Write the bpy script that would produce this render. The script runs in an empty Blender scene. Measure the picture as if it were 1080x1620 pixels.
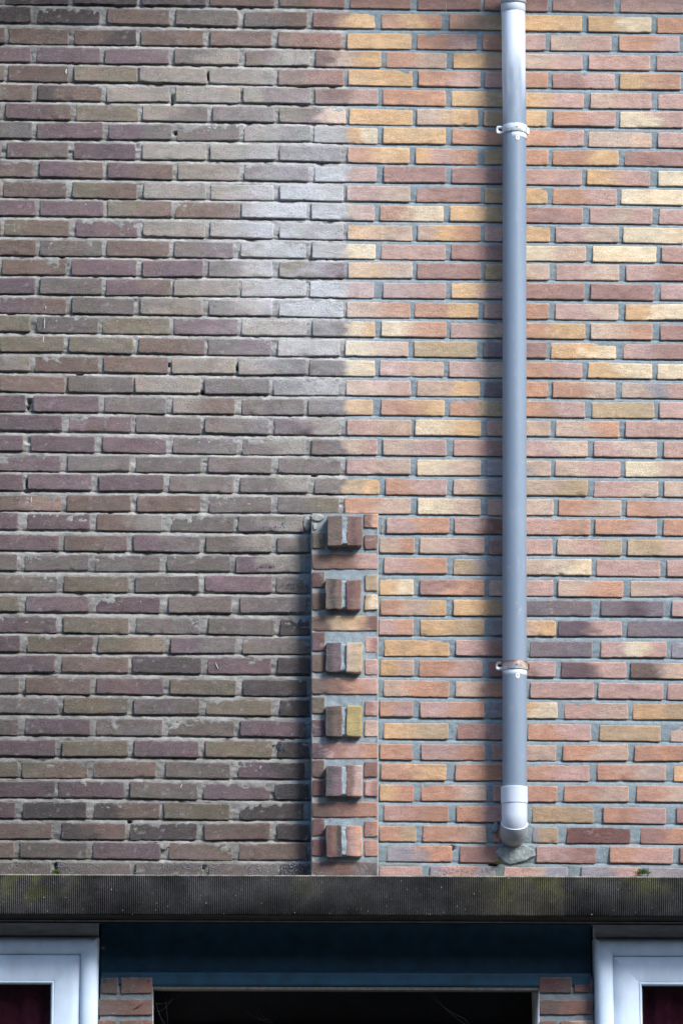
import bpy, math, random
import numpy as np
from mathutils import Vector, Euler, Matrix

random.seed(7); RNG = np.random.default_rng(11)
sc = bpy.context.scene
COL = sc.collection
R = math.radians

# ------------------------------------------------------------------ camera
PITCH, YAW, DIST, EYE, FPX = 12.0, 2.1, 11.0, 1.6, 5570.0
cam_d = bpy.data.cameras.new('camera'); cam = bpy.data.objects.new('camera', cam_d); COL.objects.link(cam)
cam.location = (-DIST*math.tan(R(YAW)), -DIST, EYE)
cam.rotation_euler = (R(90+PITCH), 0, R(-YAW))
cam_d.sensor_fit = 'VERTICAL'; cam_d.sensor_height = 36.0; cam_d.sensor_width = 24.0
cam_d.lens = 36.0*FPX/1620.0
cam_d.clip_start = 0.1; cam_d.clip_end = 1000
sc.camera = cam

# ------------------------------------------------------------------ light
SUN_EL, SUN_AZ = 42.0, 43.0          # azimuth measured from the wall's normal towards the right
w = bpy.data.worlds.new('World'); sc.world = w; w.use_nodes = True
nt = w.node_tree; bg = nt.nodes['Background']
sky = nt.nodes.new('ShaderNodeTexSky'); sky.sky_type = 'NISHITA'; sky.sun_disc = False
sky.sun_elevation = R(SUN_EL); sky.sun_rotation = R(180-SUN_AZ); sky.air_density = 1.0; sky.dust_density = 1.0
nt.links.new(sky.outputs[0], bg.inputs[0]); bg.inputs[1].default_value = 0.15
sd = bpy.data.lights.new('sun', 'SUN'); sd.energy = 2.3; sd.angle = R(20); sd.color = (1.0, 0.985, 0.965)
so = bpy.data.objects.new('sun', sd); COL.objects.link(so)
tosun = Vector((math.cos(R(SUN_EL))*math.sin(R(SUN_AZ)), -math.cos(R(SUN_EL))*math.cos(R(SUN_AZ)), math.sin(R(SUN_EL))))
so.rotation_euler = tosun.to_track_quat('Z', 'Y').to_euler(); so.location = (4, -6, 9)
sc.view_settings.view_transform = 'Standard'; sc.view_settings.look = 'None'
sc.view_settings.exposure = 1.2; sc.view_settings.gamma = 1.0

# ------------------------------------------------------------------ helpers
CM = np.array(cam.rotation_euler.to_matrix()); CP = np.array(cam.location)
def un(px, py, y=0.0):
    """world point on the vertical plane y seen at photo pixel px, py (used to measure the wall)"""
    px = np.asarray(px, float); py = np.asarray(py, float); y = np.asarray(y, float)
    d = np.stack([(px-540)/FPX, (810-py)/FPX, -np.ones(np.broadcast(px, py).shape)], -1) @ CM.T
    t = (y-CP[1])/d[..., 1]
    return CP + d*t[..., None]
def ux(px, py, y=0.0): return float(un(px, py, y)[0])
def uz(px, py, y=0.0): return float(un(px, py, y)[2])

def _h(ix, iy, iz):
    n = (ix*374761393 + iy*668265263 + iz*2147483647 + 1013904223) & 0xffffffff
    n = ((n ^ (n >> 13))*1274126177) & 0xffffffff
    n = ((n ^ (n >> 15))*2246822519) & 0xffffffff
    return ((n ^ (n >> 16)) & 0xffffff)/float(0xffffff)
def vn(x, y, z):
    x, y, z = np.broadcast_arrays(np.asarray(x, float), np.asarray(y, float), np.asarray(z, float))
    ix, iy, iz = (np.floor(a).astype(np.int64) for a in (x, y, z))
    fx, fy, fz = x-ix, y-iy, z-iz
    fx, fy, fz = (f*f*(3-2*f) for f in (fx, fy, fz))
    r = 0
    for a in (0, 1):
        for b in (0, 1):
            for c in (0, 1):
                r = r + _h(ix+a, iy+b, iz+c)*(fx if a else 1-fx)*(fy if b else 1-fy)*(fz if c else 1-fz)
    return r*2-1
def fbm(x, y, z, o=3):
    s = 0; a = 1; t = 0
    for i in range(o):
        s = s + a*vn(x*2**i+i*17.3, y*2**i+i*5.1, z*2**i); t += a; a *= .5
    return s/t
def lin(c):
    c = np.asarray(c, float)/255.
    return np.where(c <= .04045, c/12.92, ((c+.055)/1.055)**2.4)
def sm(e0, e1, x):
    t = np.clip((np.asarray(x, float)-e0)/(e1-e0), 0, 1); return t*t*(3-2*t)

class MB:
    def __init__(s): s.v = []; s.f = []; s.c = []; s.n = 0
    def grid(s, P, C=None, flip=False):
        """P (a,b,3) grid of points, optional colours (a,b,3)"""
        a, b = P.shape[:2]
        idx = np.arange(a*b).reshape(a, b)+s.n
        q = np.stack([idx[:-1, :-1], idx[1:, :-1], idx[1:, 1:], idx[:-1, 1:]], -1).reshape(-1, 4)
        if flip: q = q[:, ::-1]
        s.v.append(P.reshape(-1, 3)); s.f.append(q); s.n += a*b
        s.c.append((C if C is not None else np.ones_like(P)).reshape(-1, 3))
    def box(s, x0, x1, y0, y1, z0, z1):
        v = np.array([[x, y, z] for x in (x0, x1) for y in (y0, y1) for z in (z0, z1)], float)
        f = np.array([[0, 1, 3, 2], [4, 6, 7, 5], [0, 4, 5, 1], [2, 3, 7, 6], [0, 2, 6, 4], [1, 5, 7, 3]])+s.n
        s.v.append(v); s.f.append(f); s.c.append(np.ones((8, 3))); s.n += 8
    def build(s, name, mat, parent=None, smooth=True, bevel=0):
        V = np.concatenate(s.v); F = np.concatenate(s.f); Cc = np.concatenate(s.c)
        me = bpy.data.meshes.new(name)
        me.vertices.add(len(V)); me.vertices.foreach_set('co', V.ravel())
        me.loops.add(len(F)*4); me.loops.foreach_set('vertex_index', F.ravel())
        me.polygons.add(len(F)); me.polygons.foreach_set('loop_start', np.arange(len(F))*4)
        me.polygons.foreach_set('loop_total', np.full(len(F), 4))
        me.update(calc_edges=True); me.validate()
        ca = me.color_attributes.new('Col', 'FLOAT_COLOR', 'POINT')
        ca.data.foreach_set('color', np.concatenate([Cc, np.ones((len(Cc), 1))], 1).ravel())
        me.polygons.foreach_set('use_smooth', [smooth]*len(F))
        me.materials.append(mat)
        o = bpy.data.objects.new(name, me); COL.objects.link(o)
        if parent:
            o.parent = parent
            pl = Vector(parent.location)
            p = parent
            while p.parent: p = p.parent; pl += Vector(p.location)
            o.location = -pl
        if bevel:
            m = o.modifiers.new('bevel', 'BEVEL'); m.width = bevel; m.segments = 3; m.limit_method = 'ANGLE'
            if not smooth: me.polygons.foreach_set('use_smooth', [True]*len(F))
            wn = o.modifiers.new('wn', 'WEIGHTED_NORMAL'); wn.keep_sharp = True
        return o
def tag(o, label=None, cat=None, group=None, kind=None):
    if label: o['label'] = label
    if cat: o['category'] = cat
    if group: o['group'] = group
    if kind: o['kind'] = kind
    return o
def thing(name, label, cat, loc, group=None):
    o = bpy.data.objects.new(name, None); COL.objects.link(o); o.location = loc; o.empty_display_size = .1
    return tag(o, label, cat, group)
def tube(path, rad, n=56, closed_ends=False):
    """swept tube: path (k,3) in one x plane or general, rad (k,)"""
    path = np.asarray(path, float); rad = np.broadcast_to(np.asarray(rad, float), (len(path),))
    T = np.gradient(path, axis=0)
    for i in range(len(T)):
        if np.linalg.norm(T[i]) < 1e-9: T[i] = T[i-1] if i else T[i+1]
    T /= np.linalg.norm(T, axis=1)[:, None]
    side = np.array([1., 0, 0]) if abs(T[0][0]) < .9 else np.array([0, 1., 0])
    P = []
    for p, t, r in zip(path, T, rad):
        a = side-t*np.dot(side, t); a /= np.linalg.norm(a); b = np.cross(t, a)
        th = np.linspace(0, 2*math.pi, n+1)
        P.append(p+r*(np.cos(th)[:, None]*a+np.sin(th)[:, None]*b))
    return np.array(P)

# ------------------------------------------------------------------ materials
class NT:
    def __init__(s, name):
        s.m = bpy.data.materials.new(name); s.m.use_nodes = True; s.t = s.m.node_tree
        s.b = s.t.nodes['Principled BSDF']; s.out = s.t.nodes['Material Output']
        s.geo = s.t.nodes.new('ShaderNodeNewGeometry')
    def n(s, typ, **k):
        nd = s.t.nodes.new(typ)
        for a, v in k.items(): setattr(nd, a, v)
        return nd
    def l(s, a, b): s.t.links.new(a, b)
    def noise(s, scale, detail=4, rough=.6, stretch=(1, 1, 1), dist=0, off=(0, 0, 0)):
        mp = s.n('ShaderNodeMapping'); mp.inputs['Scale'].default_value = stretch; mp.inputs['Location'].default_value = off
        s.l(s.geo.outputs['Position'], mp.inputs['Vector'])
        t = s.n('ShaderNodeTexNoise'); t.inputs['Scale'].default_value = scale
        t.inputs['Detail'].default_value = detail; t.inputs['Roughness'].default_value = rough; t.inputs['Distortion'].default_value = dist
        s.l(mp.outputs[0], t.inputs['Vector']); return t.outputs['Fac']
    def ramp(s, fac, lo, hi, a=0., b=1.):
        r = s.n('ShaderNodeMapRange'); r.inputs[1].default_value = lo; r.inputs[2].default_value = hi
        r.inputs[3].default_value = a; r.inputs[4].default_value = b; s.l(fac, r.inputs[0]); return r.outputs[0]
    def mix(s, fac, a, b, mode='MIX'):
        m = s.n('ShaderNodeMix', data_type='RGBA', blend_type=mode)
        for sock, v in ((m.inputs[0], fac), (m.inputs[6], a), (m.inputs[7], b)):
            if hasattr(v, 'links'): s.l(v, sock)
            elif isinstance(v, (int, float)): sock.default_value = v
            else: sock.default_value = (*v[:3], 1)
        return m.outputs[2]
    def math(s, op, a, b=0.):
        m = s.n('ShaderNodeMath', operation=op)
        for sock, v in ((m.inputs[0], a), (m.inputs[1], b)):
            if hasattr(v, 'links'): s.l(v, sock)
            else: sock.default_value = v
        return m.outputs[0]
    def bump(s, h, dist, strength=1., prev=None):
        b = s.n('ShaderNodeBump'); b.inputs['Distance'].default_value = dist; b.inputs['Strength'].default_value = strength
        s.l(h, b.inputs['Height'])
        if prev: s.l(prev, b.inputs['Normal'])
        return b.outputs[0]
    def col(s): return s.n('ShaderNodeVertexColor', layer_name='Col').outputs[0]
    def fin(s, color, rough=.9, normal=None, spec=.3, metal=0):
        if hasattr(color, 'links'): s.l(color, s.b.inputs['Base Color'])
        else: s.b.inputs['Base Color'].default_value = (*color[:3], 1)
        if hasattr(rough, 'links'): s.l(rough, s.b.inputs['Roughness'])
        else: s.b.inputs['Roughness'].default_value = rough
        s.b.inputs['Specular IOR Level'].default_value = spec; s.b.inputs['Metallic'].default_value = metal
        if normal: s.l(normal, s.b.inputs['Normal'])
        return s.m

def mat_brick(name, old):
    m = NT(name); c = m.col()
    f1 = m.noise(55, 6, .72, (.5, 1, 1.4)); f2 = m.noise(420, 3, .7); f3 = m.noise(150, 4, .75, (1, 1, 1.6), off=(3, 1, 7))
    c = m.mix(1., c, m.mix(m.ramp(f1, .3, .7), (.80, .80, .82), (1.18, 1.16, 1.12)), 'MULTIPLY')
    c = m.mix(1., c, m.mix(m.ramp(f2, .3, .7), (.58,)*3, (1.42,)*3), 'MULTIPLY')
    if old:
        c = m.mix(1., c, m.mix(m.ramp(m.noise(38, 4, .7, (.5, 1, 1.2), off=(8, 3, 2)), .36, .64), (1.06, .97, 1.05), (.96, 1.02, .93)), 'MULTIPLY')
        st = m.ramp(m.noise(160, 4, .8, (.18, 1, 1.6), dist=.6, off=(6, 1, 2)), .60, .70); c = m.mix(m.math('MULTIPLY', st, .4), c, (.36, .35, .36))
        sp = m.ramp(f3, .60, .72); c = m.mix(m.math('MULTIPLY', sp, .45), c, (.30, .29, .28))       # lime specks
        dk = m.ramp(m.noise(90, 5, .7, off=(9, 2, 4)), .36, .26); c = m.mix(m.math('MULTIPLY', dk, .55), c, (.035, .032, .03))
        sc_ = m.ramp(m.noise(30, 6, .8, (.35, 1, 2.2), dist=1.2, off=(2, 7, 1)), .60, .74); c = m.mix(m.math('MULTIPLY', sc_, .25), c, (.36, .35, .37))
        pits = m.ramp(m.noise(230, 2, .5, off=(5, 5, 5)), .34, .27)
        h = m.math('ADD', m.math('MULTIPLY', f1, .35), m.math('MULTIPLY', f3, 1.))
        n1 = m.bump(h, .0022); n2 = m.bump(f2, .0010, prev=n1); n3 = m.bump(m.math('SUBTRACT', 1., pits), .0016, prev=n2)
    else:
        gz = m.ramp(m.noise(5, 6, .75, (1, 1, .6), off=(2, 9, 5)), .48, .68); c = m.mix(m.math('MULTIPLY', gz, .20), c, (.17, .13, .115))
        sa = m.ramp(m.noise(24, 6, .8, (.6, 1, 1), dist=.7, off=(12, 9, 5)), .58, .70); c = m.mix(m.math('MULTIPLY', sa, .35), c, (.55, .52, .52))
        sp = m.ramp(f3, .63, .75); c = m.mix(m.math('MULTIPLY', sp, .22), c, (.62, .50, .38))
        dk = m.ramp(m.noise(75, 5, .75, off=(9, 2, 4)), .34, .27); c = m.mix(m.math('MULTIPLY', dk, .35), c, (.12, .07, .05))
        fold = m.noise(26, 4, .6, (.5, 1, 1.6), dist=2.5, off=(1, 4, 9))
        pits = m.ramp(m.noise(200, 2, .5, off=(5, 5, 5)), .32, .26)
        h = m.math('ADD', m.math('MULTIPLY', fold, .9), m.math('MULTIPLY', f3, .35))
        n1 = m.bump(h, .0018); n2 = m.bump(f2, .0006, prev=n1); n3 = m.bump(m.math('SUBTRACT', 1., pits), .0010, prev=n2)
    return m.fin(c, .92, n3, .2)
def mat_mortar():
    m = NT('mortar'); c = m.col()
    f2 = m.noise(500, 3, .75); f1 = m.noise(60, 5, .7)
    c = m.mix(1., c, m.mix(m.ramp(f1, .3, .7), (.78,)*3, (1.2,)*3), 'MULTIPLY')
    c = m.mix(1., c, m.mix(m.ramp(f2, .32, .68), (.6,)*3, (1.4,)*3), 'MULTIPLY')
    n = m.bump(f1, .002); n = m.bump(f2, .0016, prev=n)
    return m.fin(c, .95, n, .15)
def mat_stone():
    m = NT('fluted_concrete'); c = m.col()
    f1 = m.noise(14, 6, .7, (1, 1, .8)); f2 = m.noise(350, 3, .7); f3 = m.noise(110, 3, .6, off=(4, 4, 4))
    c = m.mix(1., c, m.mix(m.ramp(f1, .3, .7), (.5,)*3, (1.5, 1.48, 1.42)), 'MULTIPLY')
    c = m.mix(1., c, m.mix(m.ramp(f2, .3, .7), (.5,)*3, (1.5,)*3), 'MULTIPLY')
    c = m.mix(m.ramp(f3, .70, .74), c, (.42, .41, .38))
    n = m.bump(f2, .0015); n = m.bump(f3, .0015, prev=n)
    return m.fin(c, .95, n, .15)
def mat_pipe():
    m = NT('grey_pvc'); c = m.col()
    f1 = m.noise(9, 5, .6, (1, 1, .25)); f2 = m.noise(120, 3, .7, (1, 1, .15)); f3 = m.noise(300, 2, .6)
    c = m.mix(1., c, m.mix(m.ramp(f1, .3, .7), (.93, .94, .96), (1.06, 1.05, 1.04)), 'MULTIPLY')
    c = m.mix(m.math('MULTIPLY', m.ramp(f2, .58, .8), .18), c, (.5, .5, .5))
    f4 = m.noise(70, 5, .75, (1, 1, .06), off=(3, 3, 3)); c = m.mix(m.math('MULTIPLY', m.ramp(f4, .55, .75), .35), c, (.20, .21, .21))
    f5 = m.noise(40, 5, .8, (1, 1, .5), dist=.8, off=(7, 1, 3)); c = m.mix(m.math('MULTIPLY', m.ramp(f5, .62, .70), .4), c, (.55, .57, .58))
    n = m.bump(f3, .00012)
    return m.fin(c, m.ramp(f5, .3, .7, .30, .55), n, .5)
def mat_simple(name, base, rough=.6, nscale=60, amp=.15, bumpd=.0004, spec=.4, metal=0, vcol=False, stretch=(1, 1, 1)):
    m = NT(name); f1 = m.noise(nscale, 5, .65, stretch)
    c = m.mix(1., m.col() if vcol else base, m.mix(m.ramp(f1, .3, .7), (1-amp,)*3, (1+amp,)*3), 'MULTIPLY')
    return m.fin(c, rough, m.bump(f1, bumpd), spec, metal)

M_OLD = mat_brick('old_brick', True); M_NEW = mat_brick('clean_brick', False)
M_MORT = mat_mortar(); M_STONE = mat_stone(); M_PIPE = mat_pipe()
M_WHITE = mat_simple('white_upvc', (.54, .65, .76), .35, 14, .14, .0003, stretch=(1, 1, .5))
M_BOARD = mat_simple('weathered_white_board', (.42, .45, .47), .6, 35, .28, .0006, stretch=(.4, 1, 2))
M_BLUE = mat_simple('dark_blue_paint', (.008, .046, .080), .45, 18, .35, .0008)
M_GALV = mat_simple('galvanised_steel', (.62, .66, .70), .45, 90, .30, .0006, .5, .25, vcol=True)
M_RUST = mat_simple('rust', (.16, .055, .03), .9, 200, .4, .001, .1)
M_DARK = mat_simple('dark_void_paint', (.012, .012, .013), .9, 20, .3)
M_STRIP = mat_simple('zinc_strip', (.30, .29, .28), .6, 40, .3)
M_RUBBER = mat_simple('black_gasket', (.02, .02, .02), .7, 40, .1)
M_CURT = mat_simple('dark_red_curtain', (.30, .05, .08), .95, 50, .3)
M_MOSS = mat_simple('moss', (.07, .10, .02), .95, 300, .5, .003, .1)
M_GROUND = mat_simple('paving', (.05, .05, .05), .9, 5, .2)
M_WEB = mat_simple('cobweb_silk', (.13, .13, .14), .8, 40, .1)
M_LEAF = mat_simple('dry_leaf', (.45, .20, .11), .8, 200, .3)
M_PANEL = mat_simple('painted_eaves', (.45, .45, .43), .6, 20, .1)

gm = NT('window_glass'); gm.b.inputs['Base Color'].default_value = (.9, .9, .92, 1); gm.b.inputs['Roughness'].default_value = .02
tr = gm.n('ShaderNodeBsdfTransparent'); tr.inputs[0].default_value = (.85, .85, .88, 1)
gl = gm.n('ShaderNodeBsdfGlossy'); gl.inputs['Roughness'].default_value = .02
fr = gm.n('ShaderNodeFresnel'); fr.inputs[0].default_value = 1.45
mx = gm.n('ShaderNodeMixShader'); gm.l(fr.outputs[0], mx.inputs[0]); gm.l(tr.outputs[0], mx.inputs[1]); gm.l(gl.outputs[0], mx.inputs[2])
gm.l(mx.outputs[0], gm.out.inputs['Surface']); M_GLASS = gm.m

# ------------------------------------------------------------------ brick courses, measured from the photograph
PAL = {k: v for k, v in dict(
    g=(118, 110, 106), p=(113, 98, 102), o=(126, 116, 98), b=(121, 105, 94), d=(86, 79, 78), w=(160, 158, 164), t=(147, 139, 128),
    r=(122, 88, 84), Y=(224, 176, 104), O=(203, 146, 106), P=(198, 150, 136), R=(168, 106, 102), T=(203, 167, 138), C=(238, 208, 156),
    D=(132, 120, 124), G=(188, 162, 112), K=(116, 66, 70), V=(170, 150, 60), B=(150, 106, 88)).items()}
ALB = 1.22
def desat(c, f):
    l = float(c @ np.array([.2126, .7152, .0722])); return c*(1-f)+l*f
PALL = {k: desat(lin(v), .22 if k in 'gpobdwtD' else (.38 if k in 'RKB' else .27))/ALB for k, v in PAL.items()}
_mean = lin((200, 160, 138))/ALB
for k in 'PRTC': PALL[k] = PALL[k]*.74+_mean*.26
for k in 'YOG': PALL[k] = PALL[k]*.84+_mean*.16
for k in 'RK': PALL[k] = PALL[k]*.8+_mean*.2
for k in 'pog': PALL[k] = PALL[k]*1.02
PALL['p'] = lin((113, 98, 101))/ALB; PALL['b'] = lin((119, 104, 96))/ALB; PALL['o'] = lin((122, 114, 100))/ALB; PALL['g'] = lin((116, 109, 105))/ALB
for k in 'PRTC': PALL[k] = PALL[k]*np.array([1.05, 1.14, 1.18])
for k in 'YOG': PALL[k] = PALL[k]*np.array([1.04, 1.06, 1.10])
for k in 'RK': PALL[k] = PALL[k]*.90
PALL['V'] = lin((178, 160, 112))/ALB*.9
BND = 548.0
# row: (y@25, y@500, y@560, y@1030), 'x0 x1 code; ...'
ROWS_ = [
 ((-6,-2,1,7.5), "-100 2 d;10 110 d;118 217 d;225 326 d;333 434 b;442 545 bB;554 650 R;661 761 R;766 866 R;874 972 P;980 1082 P"),
 ((23,31.5,32.5,39), "-45 50 d;61 159 d;171 268 b;279 377 g;387 486 gb;495 592 BY;603 699 OYO;710 816 OG;826 919 Y;930 1029 YC;1038 1140 O"),
 ((56,62.5,65,69), "-95 8 b;15 110 b;118 215 bd;224 322 b;333 430 b;440 540 bBB;549 650 Y;660 754 OP;763 862 OP;870 967 TP;978 1074 OP"),
 ((86,92,94,99.5), "-40 50 p;58 159 p;166 268 p;277 379 gt;389 490 bt;500 603 BTY;610 706 OT;717 815 YT;825 921 TP;931 1028 P;1038 1135 P"),
 ((115.5,122.5,122.5,128.5), "-95 7 g;13 109 b;118 218 o;222 328 t;332 434 t;440 543 bB;550 653 Y;661 759 OP;767 866 PO;873 972 RP;980 1077 YO"),
 ((146,152,153,160.5), "-45 52 tb;59 161 db;170 269 t;278 380 t;385 491 wbb;498 598 BP;606 705 O;713 812 YG;822 923 YP;933 1029 TP;1040 1140 P"),
 ((176.5,182,184,189), "-95 2 b;10 112 pb;121 219 o;226 328 tg;336 435 g;442 546 obT;553 652 Y;660 756 TY;764 864 GY;874 972 OP;980 1080 CP"),
 ((206,211.5,214,221), "-50 52 g;60 163 p;172 272 pg;281 380 g;386 491 wg;497 596 w|YC;606 705 Y;715 812 O;822 923 OP;931 1030 T;1040 1140 P"),
 ((237,241.5,245.5,250.5), "-95 2 p;12 108 pg;118 215 p;226 326 t;332 436 tw;442 540 g;550 648 OY;657 754 YPO;766 866 GO;873 977 OY;987 1085 R"),
 ((267,274.5,275,282), "-50 52 pb;64 163 pb;172 274 pb;281 379 tw;387 489 gp;497 596 w|PP;607 705 R;714 812 R;822 920 P;927 1028 YP;1040 1140 C"),
 ((299,305,306,312), "-95 2 b;6 105 b;115 217 ob;227 326 t;333 433 w;443 543 gw;548 649 PT;658 760 R;766 865 GY;874 975 OP;982 1080 C"),
 ((328,334,336,342), "-50 56 p;64 165 p;170 273 ob;277 379 b;383 484 w;492 592 w|TP;601 702 OC;711 812 YG;822 921 R;932 1030 PTP;1042 1140 P"),
 ((360,365,367,372), "-95 2 b;8 111 ob;120 217 p;226 325 t;333 433 wg;441 543 w;550 652 YT;660 760 TYO;767 870 PY;879 978 PT;985 1080 C"),
 ((391,396,397,402.5), "-50 57 b;63 162 g;169 268 b;276 370 gp;381 484 wg;493 594 w|C;603 704 P;713 812 R;822 926 CT;936 1037 C;1046 1140 P"),
 ((422,426.5,427,432), "-100 -6 g;3 105 b;114 216 p;226 322 p;331 431 gw;442 545 ogp;550 652 YT;660 760 R;767 868 GT;879 979 PT;990 1090 PR"),
 ((452,457,458.5,462), "-50 56 p;64 163 g;169 270 pb;276 377 t;382 484 w;490 591 w|P;605 705 P;713 812 YP;822 924 R;933 1033 R;1045 1140 P"),
 ((482.5,488,489.5,494), "-100 -8 p;0 105 pb;114 212 g;222 321 t;330 431 gw;441 543 w;548 648 TO;655 756 OY;765 867 PO;877 977 PT;989 1085 YC"),
 ((512,519,520,525), "-50 49 o;59 156 g;163 268 o;275 376 p;383 485 w;494 593 g|CY;602 706 CO;713 812 PT;822 924 OY;934 1031 TO;1043 1140 R"),
 ((543.5,551,551,556), "-105 -8 o;0 102 o;110 211 o;220 325 b;330 430 gp;439 537 w;545 645 CT;654 754 G;765 864 DR;871 974 YC;985 1085 PR"),
 ((574.5,581,582,587), "-50 48 bt;55 156 b;164 265 b;272 373 t;378 484 wg;489 592 g|C;600 701 PT;709 812 PT;822 920 OP;929 1031 YC;1040 1140 C"),
 ((606.5,612,613,618), "-105 -6 b;0 103 b;108 211 g;214 318 t;323 427 g;433 535 gw;547 649 TP;659 758 TTY;766 866 DO;874 973 OT;983 1085 TwP"),
 ((637.5,644,643.5,649), "-60 41 p;53 157 p;165 264 g;273 372 tb;383 482 g;488 590 g|Y;602 702 OY;711 812 OG;822 925 OP;936 1034 G;1042 1140 PT"),
 ((668.5,675,676,679.5), "-105 -8 p;0 99 p;109 209 p;215 318 g;325 425 g;434 539 pw;548 650 PT;656 761 CY;769 870 PT;878 979 TO;989 1085 P"),
 ((701,707.5,707,711.5), "-60 38 p;49 151 p;163 263 p;274 376 g;384 484 gw;493 596 g|TP;605 706 TP;717 812 PR;822 929 PT;938 1039 PT;1049 1145 PO"),
 ((732,736.5,738,742), "-110 -12 p;-4 96 p;107 206 g;216 319 g;329 430 g;440 539 g;548 648 PT;659 760 CT;770 870 wT;877 980 TP;988 1085 CT"),
 ((762,767.5,769,773.5), "-65 36 p;45 146 p;157 259 p;269 370 g;380 488 gw;498 600 g|GY;610 706 OP;717 814 Tw;826 928 TG;939 1040 PT;1050 1150 Tw"),
 ((795,799,800,804), "-110 -13 b;-5 98 bO;106 207 b;217 318 b;331 430 g;438 537 go;545 650 OT;660 760 CT;771 874 PT;883 982 OT;990 1085 OP"),
 ((824.5,830,831,834), "-70 30 p;43 143 p;153 257 bt;270 370 g;378 480 gt;603 605 O;611 710 PO;718 820 PB;830 932 PO;941 1039 OP;1048 1145 O"),
 ((858,862,862.5,866), "-110 -17 p;-8 95 p;102 202 bB;212 317 pg;326 429 gt;439 488 gw;600 656 TO;663 765 TP;773 874 RP;881 983 TPG;991 1085 GT"),
 ((889,892.5,894,899), "-70 28 g;40 141 g;151 254 g;265 365 g;373 476 pw;607 706 PO;717 820 Gw;830 934 TC;943 1044 P;1054 1150 P"),
 ((923.5,925,928,931.5), "-110 -17 g;-8 91 g;101 203 o;214 315 g;325 430 p;437 487 g;600 655 YC;664 765 RO;774 874 TP;883 985 TO;997 1090 TP"),
 ((955,957.5,960,963), "-70 30 o;42 142 p;153 254 p;267 367 g;380 484 g;602 705 OTY;716 820 YG;830 936 D;950 1049 DpD;1062 1150 P"),
 ((987.5,992,992,994.5), "-110 -19 p;-10 90 pr;101 204 o;216 315 g;330 433 g;444 490 d;600 654 PO;665 766 YG;776 878 wTY;883 983 pP;991 1085 D"),
 ((1019,1021.5,1024,1028), "-70 33 p;44 147 ob;155 261 oG;271 374 pg;384 484 g;608 711 Y;720 822 PR;837 937 D;949 1053 PCP;1062 1160 w"),
 ((1050.5,1053.5,1056,1061), "-110 -20 p;-12 88 p;98 204 b;210 319 d;329 430 p;440 489 d;602 655 YT;662 763 OP;774 878 RP;888 990 pP;997 1090 bT"),
 ((1084,1088,1088,1093.5), "-70 31 g;42 143 bB;154 259 p;270 374 o;384 485 d;606 711 TO;720 822 TO;838 938 P;946 1048 P;1055 1155 P"),
 ((1115.5,1119.5,1121,1125.5), "-115 -18 g;-10 92 g;101 202 o;212 315 g;326 431 o;443 489 d;600 653 OP;664 766 PO;776 881 wYC;892 992 PT;1001 1095 YG"),
 ((1149,1153,1155,1160), "-70 30 g;40 143 p;152 258 g;267 371 g;381 482 p;606 709 YG;722 822 RP;833 934 OP;947 1045 G;1059 1160 T"),
 ((1182.5,1186,1189,1191.5), "-115 -18 p;-10 90 p;99 203 o;212 314 p;325 430 o;438 489 d;600 653 O;666 766 PO;777 879 PT;889 993 OT;1003 1100 O"),
 ((1217,1219,1221,1222.5), "-70 28 o;35 140 ob;148 247 b;262 364 g;377 481 pd;603 706 OY;719 820 O;830 932 OP;945 1052 OT;1065 1165 Y"),
 ((1247.5,1253,1254,1256), "-120 -24 p;-15 86 p;93 197 p;206 313 g;322 427 p;435 487 d;600 654 YO;666 768 OT;780 881 PO;891 994 OT;1006 1105 OT"),
 ((1281.5,1284,1286,1290), "-75 24 p;37 139 d;149 254 db;259 364 o;379 481 d;606 709 PO;721 822 OP;842 938 G;953 1053 OP;1070 1170 R"),
 ((1314,1316.5,1318.5,1322.5), "-120 -26 b;-17 83 b;98 199 db;207 312 d;323 427 b;439 488 d;600 658 OG;668 769 OT;780 790 O;842 883 wGG;895 997 K;1012 1110 RO"),
 ((1345,1348,1350,1353), "-78 23 b;33 139 g;148 254 p;267 367 b;379 485 b;612 714 wO;727 787 R;848 942 PR;963 1063 OP;1075 1175 R"),
 ((1376,1379,1382,1385), "-120 -25 g;-15 82 g;92 208 g;214 320 g;330 440 g;445 488 d;600 667 P;680 783 wPw;796 897 PTw;918 1012 wP;1025 1120 w"),
]
ROWS = []
for ys, t_ in ROWS_:
    q = []
    for b_ in t_.split(';'):
        a0, a1, c0 = b_.split()
        if float(a0) < 500 and 'w' in c0: c0 = c0.replace('w|', 't|').replace('w', 't')
        q.append(f'{a0} {a1} {c0}')
    ROWS.append((ys, ';'.join(q)))
def rowy(ys, x): 
    xs = (25, 500, 560, 1030); x = np.asarray(x, float)
    y = np.interp(x, xs, ys)
    y = np.where(x < 25, ys[0]+(x-25)*(ys[1]-ys[0])/475., y)
    return np.where(x > 1030, ys[3]+(x-1030)*(ys[3]-ys[2])/470., y)

def grime_shade(PX, PY):
    """old soot on the uncleaned brickwork, mixed with painted light falloff: multiplier on the brick's own colour"""
    m = 1.0 - .17*sm(260, 0, PX) - .26*sm(700, 1330, PY) - .28*sm(120, 0, PY)*sm(400, 0, PX)
    m = m + .10*sm(200, 420, PX)*sm(900, 600, PY)
    return m
def bloom(PX, PY):
    a = np.exp(-(np.minimum(PX-505, 0)/130)**2-((PY-400)/225)**2)
    a = a*(.70+.45*np.exp(-((PX-430)/60)**2-((PY-330)/120)**2))
    r = .36*np.exp(-((PX-545)/110)**2-((PY-470)/230)**2)
    k = sm(BND+14, BND-8, PX); return a*k+r*(1-k)

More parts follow.
